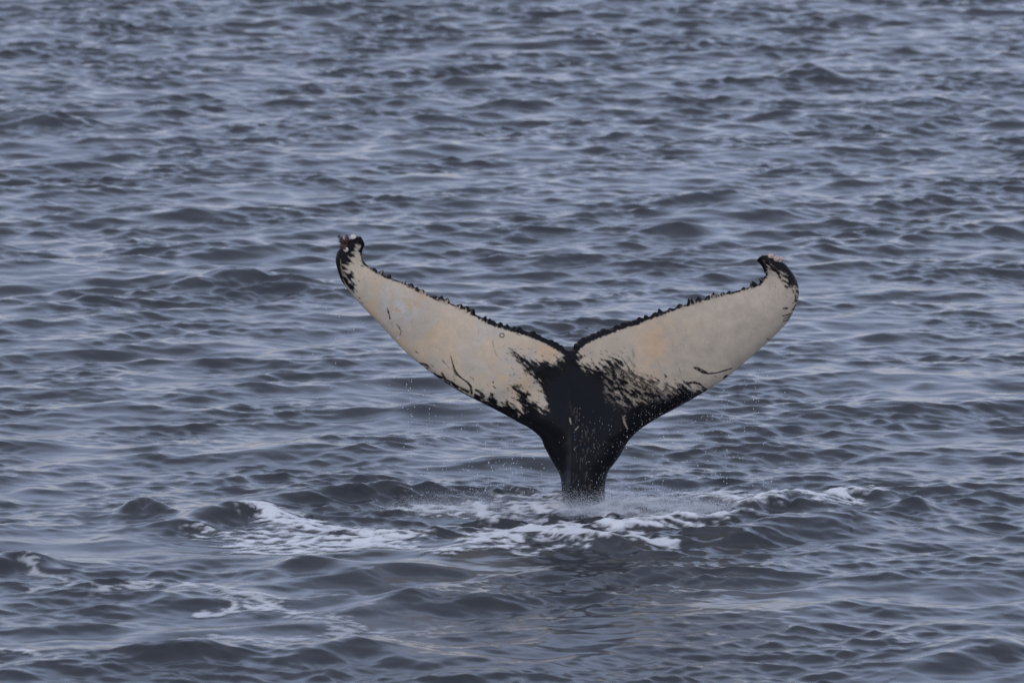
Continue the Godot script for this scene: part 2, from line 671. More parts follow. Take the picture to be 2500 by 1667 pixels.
# stroke: a dark or pale mark with round ends, [x, y, half width] points; drawn into a float field
func stroke(buf: PackedFloat32Array, pts: Array, strength: float, soft := 1.2):
	for k in pts.size() - 1:
		var a := Vector2(pts[k][0], pts[k][1]) - TEX_AT
		var b := Vector2(pts[k + 1][0], pts[k + 1][1]) - TEX_AT
		var ra: float = pts[k][2]
		var rb: float = pts[k + 1][2]
		var grow := maxf(ra, rb) + soft + 1.0
		var box := Rect2(a, Vector2.ZERO).expand(b).grow(grow)
		for y in range(maxi(0, int(box.position.y)), mini(TEX_SIZE.y - 1, int(box.end.y) + 1)):
			for x in range(maxi(0, int(box.position.x)), mini(TEX_SIZE.x - 1, int(box.end.x) + 1)):
				var d := seg_distance(Vector2(x, y), a, b)
				var q := strength * smoothstep(soft, -soft, d.x - lerpf(ra, rb, d.y))
				var at := y * TEX_SIZE.x + x
				buf[at] = maxf(buf[at], q)

func belly_skin() -> StandardMaterial3D:
	# the black middle of the tail
	var black := poly([[1391, 850], [1372, 850], [1367, 874], [1361, 886], [1343, 882], [1317, 884], [1294, 878], [1281, 868], [1270, 872], [1254, 860], [1262, 876], [1283, 895], [1290, 908], [1301, 922], [1316, 936], [1322, 953], [1333, 972], [1336, 995], [1328, 1002], [1308, 985], [1294, 972], [1288, 961], [1270, 945], [1256, 932], [1248, 938], [1260, 962], [1272, 985], [1277, 1006], [1262, 999], [1250, 990], [1236, 983], [1223, 987], [1207, 975], [1198, 962], [1188, 974], [1169, 968], [1154, 969], [1138, 962], [1113, 948], [1091, 933], [1068, 920], [1052, 910], [1060, 940], [1150, 1010], [1300, 1090], [1340, 1350], [1500, 1350], [1520, 1140], [1600, 1050], [1735, 970], [1738, 945], [1715, 944], [1692, 949], [1681, 946], [1675, 938], [1659, 933], [1648, 945], [1614, 940], [1592, 931], [1581, 924], [1558, 919], [1541, 908], [1525, 894], [1505, 877], [1478, 872], [1469, 890], [1453, 898], [1420, 886], [1411, 868], [1408, 850]])
	var tip_left := poly([[868, 612], [862, 630], [857, 643], [848, 653], [841, 662], [846, 673], [855, 676], [859, 687], [855, 697], [863, 711], [863, 722], [852, 721], [838, 712], [800, 690], [800, 575], [900, 575], [900, 655], [888, 650], [882, 640], [876, 625], [873, 612]])
	var tip_right := poly([[1864, 649], [1876, 651], [1887, 658], [1896, 669], [1907, 676], [1916, 687], [1921, 704], [1927, 702], [1931, 698], [1938, 706], [1943, 716], [1965, 716], [1965, 610], [1835, 610], [1835, 640], [1858, 655], [1866, 663], [1872, 670], [1869, 660]])
	var mottle := poly([[1480, 898], [1520, 898], [1556, 922], [1602, 934], [1646, 950], [1635, 968], [1592, 975], [1560, 990], [1520, 990], [1480, 978], [1474, 940]])
	var rims := {}
	for side in [-1, 1]:
		var line := PackedVector2Array()
		for k in 64:
			line.append(along(RIGHT_INNER if side > 0 else LEFT_INNER, lerpf(0.405, 1.0, k / 63.0)))
		rims[side] = line
	var outer_left := PackedVector2Array()
	var outer_right := PackedVector2Array()
	for k in 40:
		outer_left.append(along(LEFT_OUTER, lerpf(0.5, 0.9, k / 39.0)))
		outer_right.append(along(RIGHT_OUTER, lerpf(0.44, 0.9, k / 39.0)))
	var f_black := field(func(p): return maxf(maxf(inside_by(p, black), inside_by(p, tip_left)), inside_by(p, tip_right)))
	var f_mottle := field(func(p): return inside_by(p, mottle))
	var f_rim := field(func(p):
		var line: PackedVector2Array = rims[1] if p.x > 1390.0 else rims[-1]
		var best := 1e9
		var at := 0.0
		for k in line.size() - 1:
			var d := seg_distance(p, line[k], line[k + 1])
			if d.x < best:
				best = d.x
				at = (k + d.y) / 63.0
		var wide := 3.4 + 10.0 * smoothstep(0.36, 0.0, at) + 4.0 * smoothstep(0.72, 0.85, at)
		return wide - best)
	var f_edge := field(func(p):                   # freckles along the leading edges near the tips
		var line := outer_right if p.x > 1390.0 else outer_left
		var best := 1e9
		var at := 0.0
		for k in line.size() - 1:
			var d := seg_distance(p, line[k], line[k + 1])
			if d.x < best:
				best = d.x
				at = (k + d.y) / 39.0
		var here := 0.0
		if p.x > 1390.0:
			here = 11.0 * smoothstep(0.48, 0.62, at) * smoothstep(0.88, 0.8, at) + 8.0 * smoothstep(0.1, 0.0, at)
		else:
			here = 7.0 * smoothstep(0.3, 0.02, at) + 3.0 * smoothstep(0.6, 0.75, at)
		return here - best * 0.9)
	var n1 := noise_image(3, 0.03, 4, 22.0)
	var n2 := noise_image(9, 0.12, 3, 9.0)
	var n3 := noise_image(14, 0.009, 3, 40.0)
	var n4 := noise_image(27, 0.35, 2)
	var marks := PackedFloat32Array()
	marks.resize(TEX_SIZE.x * TEX_SIZE.y)
	var pale := marks.duplicate()
	# dark scars on the right fluke
	stroke(marks, [[1693, 893, 2.0], [1702, 897, 4.5], [1714, 903, 5.0], [1728, 909, 2.2], [1750, 907.5, 1.6], [1770, 902, 2.0], [1786, 898, 1.6]], 1.0)
	stroke(marks, [[1686, 879, 0.6], [1694, 888, 1.2], [1704, 889, 0.8]], 0.5)
	stroke(marks, [[1680, 931, 2.5], [1692, 930, 3.4], [1706, 934, 3.2], [1714, 940, 1.5]], 1.0)
	stroke(marks, [[1766, 922, 2.0], [1773, 917, 4.0]], 1.0)
	stroke(marks, [[1621, 909, 2.0], [1625, 915, 2.6]], 0.9)
	stroke(marks, [[1542, 850, 3.0], [1548, 862, 4.0], [1538, 872, 4.0]], 0.55, 6.0)
	stroke(marks, [[1532, 868, 4.0], [1548, 892, 5.0], [1556, 908, 3.0]], 0.5, 6.0)
	stroke(marks, [[1516, 868, 1.0], [1528, 886, 2.0], [1545, 908, 2.0], [1582, 925, 2.5]], 0.9, 2.0)
	stroke(marks, [[1605, 876, 0.5], [1612, 894, 1.2]], 0.5)
	stroke(marks, [[1650, 882, 0.5], [1658, 898, 1.2], [1661, 910, 1.0]], 0.5)
	stroke(marks, [[1912, 752, 2.0], [1921, 752, 2.6]], 1.0)
	stroke(marks, [[1909, 771, 1.6], [1926, 768, 2.0], [1938, 764, 2.0]], 1.0)
	stroke(marks, [[1912, 778, 1.0], [1928, 774, 2.2], [1938, 770, 2.0]], 0.9)
	stroke(marks, [[1913, 784, 2.0], [1928, 781, 2.6]], 0.9)
	stroke(marks, [[1872, 827, 1.2], [1878, 831, 2.8], [1879, 836, 2.0]], 0.9)
	stroke(marks, [[1941, 718, 2.0], [1943, 730, 2.2], [1938, 738, 1.5]], 0.9)
	stroke(marks, [[1935, 709, 2.5], [1938, 716, 1.5]], 0.8)
	stroke(marks, [[1833, 817, 0.6], [1856, 808, 1.0]], 0.25)
	stroke(marks, [[1674, 800, 0.8], [1674, 808, 0.8]], 0.35)
	# dark scars on the left fluke
	stroke(marks, [[944, 758, 1.4], [947, 768, 2.4], [949, 774, 1.2], [951, 783, 2.2]], 0.95)
	stroke(marks, [[955, 792, 1.0], [957, 804, 1.0]], 0.5)
	stroke(marks, [[967, 796, 0.8], [973, 804, 2.0], [978, 814, 1.3], [975, 824, 1.2]], 0.85)
	stroke(marks, [[968, 815, 1.0], [972, 819, 1.0]], 0.5)
	stroke(marks, [[875, 734, 1.6], [877, 736, 1.6]], 0.9)
	stroke(marks, [[881, 747, 1.6], [883, 748, 1.4]], 0.9)
	stroke(marks, [[891, 745, 0.8], [895, 740, 0.8]], 0.5)
	stroke(marks, [[1011, 858, 0.8], [1016, 864, 1.8], [1020, 866, 1.0]], 0.8)
	stroke(marks, [[1024, 893, 2.2], [1036, 894, 3.4], [1043, 897, 2.6]], 1.0)
	stroke(marks, [[1080, 882, 1.6], [1090, 893, 1.0], [1096, 900, 0.8]], 0.8)
	stroke(marks, [[1098, 864, 0.6], [1105, 889, 1.6], [1111, 908, 2.8], [1118, 917, 2.6], [1129, 926, 2.0], [1141, 934, 2.6], [1149, 944, 3.4], [1151, 962, 3.0]], 1.0)
	stroke(marks, [[1103, 896, 0.8], [1110, 914, 1.4], [1119, 920, 1.0]], 0.8)
	stroke(marks, [[1078, 914, 2.4], [1088, 930, 3.2], [1108, 940, 2.6], [1126, 951, 3.4], [1142, 958, 4.0]], 1.0)
	stroke(marks, [[1146, 919, 1.0], [1155, 924, 1.4], [1157, 934, 0.8]], 0.7)
	stroke(marks, [[1203, 930, 2.0], [1205, 933, 1.6]], 0.9)
	stroke(marks, [[1204, 941, 2.2], [1210, 946, 1.0]], 0.9)
	stroke(marks, [[1161, 952, 3.0], [1172, 957, 4.0], [1180, 967, 4.0]], 1.0)
	stroke(marks, [[1196, 972, 5.0], [1201, 962, 4.0]], 1.0)
	stroke(marks, [[1202, 831, 1.4], [1204, 842, 1.6], [1206, 853, 0.9], [1212, 864, 1.0], [1220, 874, 0.8], [1228, 880, 0.8]], 0.55)
	stroke(marks, [[1241, 848, 0.8], [1249, 851, 2.4]], 0.9)
	stroke(marks, [[1254, 862, 1.6], [1268, 876, 3.0], [1282, 890, 3.6]], 1.0)
	stroke(marks, [[1262, 815, 2.0], [1270, 819, 1.6]], 0.7)
	stroke(marks, [[1166, 795, 0.5], [1168, 808, 1.0], [1168, 818, 0.5]], 0.4)
	stroke(marks, [[1250, 970, 1.4], [1262, 966, 1.4]], 0.9)
	var ring := []
	for k in 13:
		ring.append([1225 + 5.4 * cos(k * TAU / 12.0), 818.5 + 4.8 * sin(k * TAU / 12.0), 1.3])
	stroke(marks, ring, 0.95)
	# pale scars on the black
	stroke(pale, [[1390, 1013, 1.4], [1391.5, 1019, 2.0], [1393, 1026, 1.0]], 0.85)
	stroke(pale, [[1404, 1040, 1.6], [1411, 1033, 1.2]], 0.75)
	stroke(pale, [[1526, 1009, 1.0], [1521, 1013, 2.2], [1523, 1024, 2.6], [1527, 1033, 2.4], [1531, 1042, 1.2]], 0.8)
	stroke(pale, [[1264, 1008, 1.2], [1266, 1016, 1.6]], 0.5)
	stroke(pale, [[829, 642, 0.8], [830, 660, 1.4], [835, 684, 1.0]], 0.5)
	stroke(pale, [[835, 690, 1.0], [842, 704, 1.6], [850, 714, 1.4]], 0.6)
	stroke(pale, [[862, 628, 1.0], [868, 606, 1.4]], 0.3)
	stroke(pale, [[1862, 636, 1.4], [1868, 638, 1.0]], 0.3)
	for k in 70:
		var sx := 1397.0 + absf(rng.randfn()) * 30.0
		var sy := rng.randf_range(985.0, 1215.0)
		stroke(pale, [[sx, sy, rng.randf_range(0.3, 1.4)], [sx + rng.randfn() * 2.0, sy + rng.randf_range(2.0, 16.0), 0.2]], rng.randf_range(0.05, 0.32), 1.5)
	for k in 90:
		var q := along(RIGHT_OUTER, rng.randf_range(0.3, 0.5)).lerp(Vector2(1450, 960), rng.randf_range(0.03, 0.6))
		stroke(pale, [[q.x, q.y, rng.randf_range(0.2, 1.2)], [q.x + rng.randfn() * 1.5, q.y + rng.randf_range(0.5, 5.0), 0.2]], rng.randf_range(0.1, 0.5), 1.2)
	var faint := marks.duplicate()
	faint.fill(0.0)
	for k in 110:
		var right := rng.randf() < 0.5
		var s := rng.randf_range(0.46, 0.86)
		var t := rng.randf_range(0.15, 0.85)
		var p := along(RIGHT_OUTER if right else LEFT_OUTER, s).lerp(along(RIGHT_INNER if right else LEFT_INNER, s), t)
		var e := p + Vector2(rng.randfn() * 16.0, rng.randfn() * 22.0)
		var w := rng.randf_range(0.2, 0.9)
		stroke(faint, [[p.x, p.y, w], [(p.x + e.x) * 0.5 + rng.randfn() * 2.0, (p.y + e.y) * 0.5, w], [e.x, e.y, 0.1]], rng.randf_range(0.05, 0.2), 1.6)
	var streak := FastNoiseLite.new()
	streak.seed = 33
	streak.frequency = 0.10
	streak.fractal_octaves = 3
	var data := PackedByteArray()
	data.resize(TEX_SIZE.x * TEX_SIZE.y * 3)
	var at := 0
	for y in TEX_SIZE.y:
		for x in TEX_SIZE.x:
			var a := n1[at] / 255.0 - 0.5
			var b := n2[at] / 255.0 - 0.5
			var c := n3[at] / 255.0
			var g := n4[at] / 255.0 - 0.5
			var px := x + TEX_AT.x
			var soft := smoothstep(1395.0, 1440.0, px) * smoothstep(1720.0, 1640.0, px)
			var fb := f_black[at]
			var grained := 0.0
			if fb > -80.0 and fb < 80.0:
				grained = streak.get_noise_2d((px * 0.80 + y * 0.60) * 0.34, y * 0.80 - px * 0.60)
			var dark := smoothstep(-6.5 - 5.0 * soft, 6.5 + 5.0 * soft, fb + a * 14.0 + b * (8.0 + 8.0 * soft) + grained * (16.0 + 14.0 * soft) + g * 8.0)
			var m := f_mottle[at]
			if m > -10.0:
				dark = minf(dark, 1.0 - smoothstep(-10.0, 16.0, m) * 0.75 * smoothstep(-0.2, 0.5, grained + b * 0.6 + a * 0.5 + g * 0.3))
			dark = maxf(dark, smoothstep(-1.5, 1.5, f_rim[at] + b * 6.0 + a * 3.0))
			dark = maxf(dark, smoothstep(0.0, 3.0, f_edge[at] + b * 26.0 - 6.0))
			# a few loose freckles round the border
			if fb > -60.0:
				dark = maxf(dark, 0.75 * smoothstep(0.0, 0.14, b * 0.6 + grained * 0.5 - 0.17 - clampf(-fb, 0.0, 60.0) * 0.005))
			dark = maxf(dark, marks[at] * 0.96 * smoothstep(-0.36, 0.02, b + g * 0.6 + grained * 0.3 + marks[at] * 0.45 - 0.3))
			dark = minf(dark, 1.0 - pale[at] * (0.7 + b))
			# belly white: cream, stained with ochre algae on the left fluke
			var left := smoothstep(1330.0, 1080.0, px)
			var stain := 0.0
			for e in STAINS:
				var ex: float = (px - e[0]) / e[2]
				var ey: float = (y + TEX_AT.y - e[1]) / e[3]
				stain += e[4] * exp(-ex * ex - ey * ey)
			var warm := clampf((stain * 1.3 + 0.08) * smoothstep(0.22, 0.68, c * 0.4 + n1[at] / 425.0 + 0.06), 0.0, 1.0)
			var wx := (px - 976.0) / 46.0
			var wy := (y + TEX_AT.y - 752.0) / 44.0
			var cool := exp(-wx * wx - wy * wy) * smoothstep(0.36, 0.56, n1[at] / 255.0 + 0.06) * 0.95 + 0.35 * smoothstep(0.55, 0.35, c) * smoothstep(1400.0, 1250.0, px)
			var r := 0.54 + 0.06 * left
			var gg := 0.45 + 0.045 * left
			var bb := 0.345 + 0.025 * left
			r = lerpf(r, 0.58, warm); gg = lerpf(gg, 0.415, warm); bb = lerpf(bb, 0.265, warm)
			r = lerpf(r, 0.54, cool); gg = lerpf(gg, 0.505, cool); bb = lerpf(bb, 0.45, cool)
			var grain := (1.0 + 0.10 * smoothstep(1380.0, 1250.0, px) * smoothstep(980.0, 1120.0, px) + a * 0.20 + b * 0.08 + g * 0.05 + (c - 0.5) * 0.18) * (1.0 - faint[at])
			r = lerpf(r * 1.0 * grain, 0.0045, dark); gg = lerpf(gg * 1.01 * grain, 0.004, dark); bb = lerpf(bb * 1.0 * grain, 0.0055, dark)
			var q := at * 3
			data[q] = int(clampf(pow(r, 0.4545) * 255.0, 0, 255))
			data[q + 1] = int(clampf(pow(gg, 0.4545) * 255.0, 0, 255))
			data[q + 2] = int(clampf(pow(bb, 0.4545) * 255.0, 0, 255))
			at += 1
	var img := Image.create_from_data(TEX_SIZE.x, TEX_SIZE.y, false, Image.FORMAT_RGB8, data)
	var m := StandardMaterial3D.new()
	m.resource_name = "belly_skin"
	m.albedo_texture = ImageTexture.create_from_image(img)
	m.texture_repeat = false
	m.heightmap_enabled = true
	m.heightmap_texture = ImageTexture.create_from_image(Image.create_from_data(TEX_SIZE.x, TEX_SIZE.y, false, Image.FORMAT_L8, noise_image(71, 0.022, 5, 20.0)))
	m.heightmap_scale = 0.45
	m.roughness = 0.26
	m.metallic_specular = 0.25
	return m

# what grows on the fluke tips, and the beads of water running down the stalk
func make_riders(root: Node3D, pts: Dictionary, ns: int, nt: int):
	var shell := StandardMaterial3D.new()
	shell.resource_name = "white_shell"
	shell.albedo_color = Color(0.72, 0.68, 0.6).linear_to_srgb()
	shell.roughness = 0.7
	var pink := StandardMaterial3D.new()
	pink.resource_name = "pink_shell"
	pink.albedo_color = Color(0.60, 0.46, 0.38).linear_to_srgb()
	pink.roughness = 0.7
	var red := StandardMaterial3D.new()
	red.resource_name = "dark_red_stalks"
	red.albedo_color = Color(0.07, 0.027, 0.020).linear_to_srgb()
	red.roughness = 0.5
	for b in [[861, 588, 0.024, "white", Vector3(-0.2, 0.9, 0.5)], [843, 618, 0.022, "white", Vector3(-0.3, 0.2, 1.0)], [1882, 627, 0.024, "pink", Vector3(0.1, 0.8, 0.6)], [1896, 634, 0.026, "pink", Vector3(0.2, 0.7, 0.7)], [1908, 634, 0.018, "pink", Vector3(0.5, 0.8, 0.3)], [1904, 639, 0.014, "pink", Vector3(0.4, 0.6, 0.7)]]:
		var q := tail_at(Vector2(b[0], b[1]))
		var reach := absf(q.x - 0.45) / 2.0
		var o := put("barnacle", barnacle_mesh(b[2]), pink if b[3] == "pink" else shell, root)
		var up: Vector3 = b[4].normalized()
		var sidew: Vector3 = up.cross(Vector3(0.3, 0.1, -1.0)).normalized()
		o.transform = Transform3D(Basis(sidew, up, sidew.cross(up)), Vector3(q.x, q.y, -0.16 * reach * reach + 0.02))
		o.set_meta("label", ("pale pink barnacle on the right fluke tip" if b[3] == "pink" else "small white barnacle on the left fluke tip"))
	var at := tail_at(Vector2(845, 606))
	var re := absf(at.x - 0.45) / 2.0
	var g := SurfaceTool.new()
	g.begin(Mesh.PRIMITIVE_TRIANGLES)
	g.set_smooth_group(0)
	var start := Vector3(at.x, at.y, -0.16 * re * re + 0.01)
	for f in [[-20, -22, 10], [-11, -13, 18], [0, -23, 6], [-16, 4, 12], [-18, -8, -4], [-3, -12, 22], [2, -14, -8], [-8, 8, 16]]:
		var e := start + Vector3(f[0] * 0.0036, -f[1] * 0.0036, f[2] * 0.002)
		stalk(g, start, e, 0.014, 0.006)
		var dirn: Vector3 = e - start
		for sgn in [-1.0, 1.0]:
			var sidew: Vector3 = Vector3(-dirn.y, dirn.x, 0).normalized() * float(sgn)
			stalk(g, start.lerp(e, 0.55), start.lerp(e, 0.8) + sidew * 0.02, 0.009, 0.004)
			stalk(g, start.lerp(e, 0.8), e + sidew * 0.012, 0.007, 0.004)
	g.generate_normals()
	var cluster := put("goose_barnacles", g.commit(), red, root)
	cluster.set_meta("label", "dark red tuft of stalked barnacles on the left fluke tip")
	# water beads
	var wet := StandardMaterial3D.new()
	wet.resource_name = "water_bead"
	wet.albedo_color = Color(0.34, 0.35, 0.37).linear_to_srgb()
	wet.roughness = 0.15
	var where := []
	for k in 370:
		var side := 1 if rng.randf() < 0.9 else -1
		var s := rng.randf_range(0.1, 0.47) if k < 335 else rng.randf_range(0.5, 0.85)
		var i := int(s * ns)
		var kk := rng.randi_range(2, nt - 3)
		if s > 0.33:
			kk = rng.randi_range(1, 11)
		var p: Vector3 = pts[[side, 1]][i][kk][0]
		if p.y < 0.02:
			continue
		var r := rng.randf_range(0.0010, 0.0032) * (1.0 if rng.randf() < 0.88 else 1.6)
		var tall := rng.randf_range(1.0, 2.6)
		where.append([p, Vector3(r, r * tall, r)])
	put_many("water_beads", where, wet, root)

func put_many(called: String, where: Array, mat: Material, parent: Node, sides := 6) -> MultiMeshInstance3D:
	var ball := SphereMesh.new()
	ball.radius = 1.0
	ball.height = 2.0
	ball.radial_segments = sides
	ball.rings = maxi(2, sides / 2)
	ball.material = mat
	var mm := MultiMesh.new()
	mm.transform_format = MultiMesh.TRANSFORM_3D
	mm.mesh = ball
	mm.instance_count = where.size()
	for k in where.size():
		mm.set_instance_transform(k, Transform3D(Basis.from_scale(where[k][1]), where[k][0]))
	var o := MultiMeshInstance3D.new()
	o.name = called
	o.multimesh = mm
	parent.add_child(o, true)
	o.set_meta("kind", "stuff")
	return o

func stalk(g: SurfaceTool, a: Vector3, b: Vector3, ra: float, rb: float):
	var d := (b - a).normalized()
	var u := d.cross(Vector3(0.2, 0.4, 1.0)).normalized()
	var v := d.cross(u)
	for k in 6:
		var p := u * cos(k * TAU / 6.0) + v * sin(k * TAU / 6.0)
		var q := u * cos((k + 1) * TAU / 6.0) + v * sin((k + 1) * TAU / 6.0)
		var quad := [a + p * ra, b + p * rb, a + q * ra, a + q * ra, b + p * rb, b + q * rb, b + p * rb, b + d * rb, b + q * rb]
		for w in quad:
			g.add_vertex(w)

func barnacle_mesh(r: float) -> Mesh:
	var g := SurfaceTool.new()
	g.begin(Mesh.PRIMITIVE_TRIANGLES)
	g.set_smooth_group(-1)
	var prof := [[1.0, 0.0], [0.92, 0.45], [0.66, 0.95], [0.44, 1.0], [0.36, 0.6], [0.0, 0.55]]
	var n := 16
	for k in n:
		for j in prof.size() - 1:
			var quad := []
			for c in [[k, j], [k, j + 1], [k + 1, j], [k + 1, j + 1]]:
				var f: float = prof[c[1]][0] * (1.0 + (0.10 if c[0] % 2 == 0 else -0.06))
				var a: float = c[0] * TAU / n
				quad.append(Vector3(cos(a) * f, prof[c[1]][1], sin(a) * f) * r)
			for w in [0, 1, 2, 2, 1, 3]:
				g.add_vertex(quad[w])
	g.generate_normals()
	return g.commit()

# ---------------------------------------------------------------- foam
var lace := FastNoiseLite.new()
var lace_fine := FastNoiseLite.new()

func foam_patch(strokes: Array, label: String, share := 1.0):
	# stroke: [[px, py, half width in metres, density], ...] along a line on the water
	var lines := []
	var box := Rect2()
	var first := true
	for st in strokes:
		var line := []
		for p in st:
			var q := sea_at(p[0], p[1])
			box = Rect2(q, Vector2.ZERO) if first else box.expand(q)
			first = false
			line.append([q, float(p[2]) * 1.3, float(p[3])])
		lines.append(line)
	box = box.grow(0.45)
	var dx := 0.011
	var dz := 0.024
	var nx := int(box.size.x / dx) + 1
	var nz := int(box.size.y / dz) + 1
	var cover := PackedFloat32Array()
	cover.resize(nx * nz)
	for j in nz:
		for i in nx:
			var x := box.position.x + i * dx
			var z := box.position.y + j * dz
			var p := Vector2(x + lace.get_noise_2d(x * 0.5 + 40.0, z * 0.5) * 0.16, z + lace.get_noise_2d(x * 0.5, z * 0.5 + 90.0) * 0.22)
			var best := 0.0
			for line in lines:
				for k in line.size() - 1:
					var d := seg_distance(p, line[k][0], line[k + 1][0])
					var w := lerpf(line[k][1], line[k + 1][1], d.y)
					if d.x < w * 2.0:
						best = maxf(best, lerpf(line[k][2], line[k + 1][2], d.y) * exp(-1.1 * pow(d.x / w, 2.0)))
			if best > 0.03:
				var n := 0.52 * (1.0 - absf(lace.get_noise_2d(x * 0.40, z)) * 2.5) + 0.48 * (0.5 + lace_fine.get_noise_2d(x * 0.45, z) * 1.2)
				var t0 := 0.86 - best * 1.0
				cover[j * nx + i] = smoothstep(t0 - 0.10, t0 + 0.5, n) * smoothstep(0.03, 0.3, best) * share * 0.85
	var v := PackedVector3Array()
	var col := PackedColorArray()
	var idx := PackedInt32Array()
	var ids := PackedInt32Array()
	ids.resize(nx * nz)
	ids.fill(-1)
	for j in nz - 1:
		for i in nx - 1:
			var corners := [j * nx + i, (j + 1) * nx + i, j * nx + i + 1, (j + 1) * nx + i + 1]
			var top := 0.0
			for c in corners:
				top = maxf(top, cover[c])
			if top < 0.03:
				continue
			for c in corners:
				if ids[c] < 0:
					ids[c] = v.size()
					var x: float = box.position.x + (c % nx) * dx
					var z: float = box.position.y + (c / nx) * dz
					var a := cover[c]
					var q := water_at(x, z)
					q.y += 0.006 + a * a * (0.006 + 0.008 * (lace_fine.get_noise_2d(x * 0.6, z * 0.6) + 0.4))
					v.append(q)
					col.append(Color(1, 1, 1, a))
			idx.append_array([ids[corners[0]], ids[corners[2]], ids[corners[1]], ids[corners[2]], ids[corners[3]], ids[corners[1]]])
	if v.is_empty():
		return
	var nrm := PackedVector3Array()
	nrm.resize(v.size())
	for k in range(0, idx.size(), 3):
		var n := (v[idx[k + 2]] - v[idx[k]]).cross(v[idx[k + 1]] - v[idx[k]])
		if n.y < 0.0:
			n = -n
		for e in 3:
			nrm[idx[k + e]] += n
	for k in nrm.size():
		nrm[k] = nrm[k].normalized()
	var arr := []
	arr.resize(Mesh.ARRAY_MAX)
	arr[Mesh.ARRAY_VERTEX] = v
	arr[Mesh.ARRAY_NORMAL] = nrm
	arr[Mesh.ARRAY_COLOR] = col
	arr[Mesh.ARRAY_INDEX] = idx
	var mesh := ArrayMesh.new()
	mesh.add_surface_from_arrays(Mesh.PRIMITIVE_TRIANGLES, arr)
	var o := put("foam", mesh, foam_mat, self)
	tag(o, label, "foam", "stuff", "white foam on the water round the whale tail")

var foam_mat: StandardMaterial3D

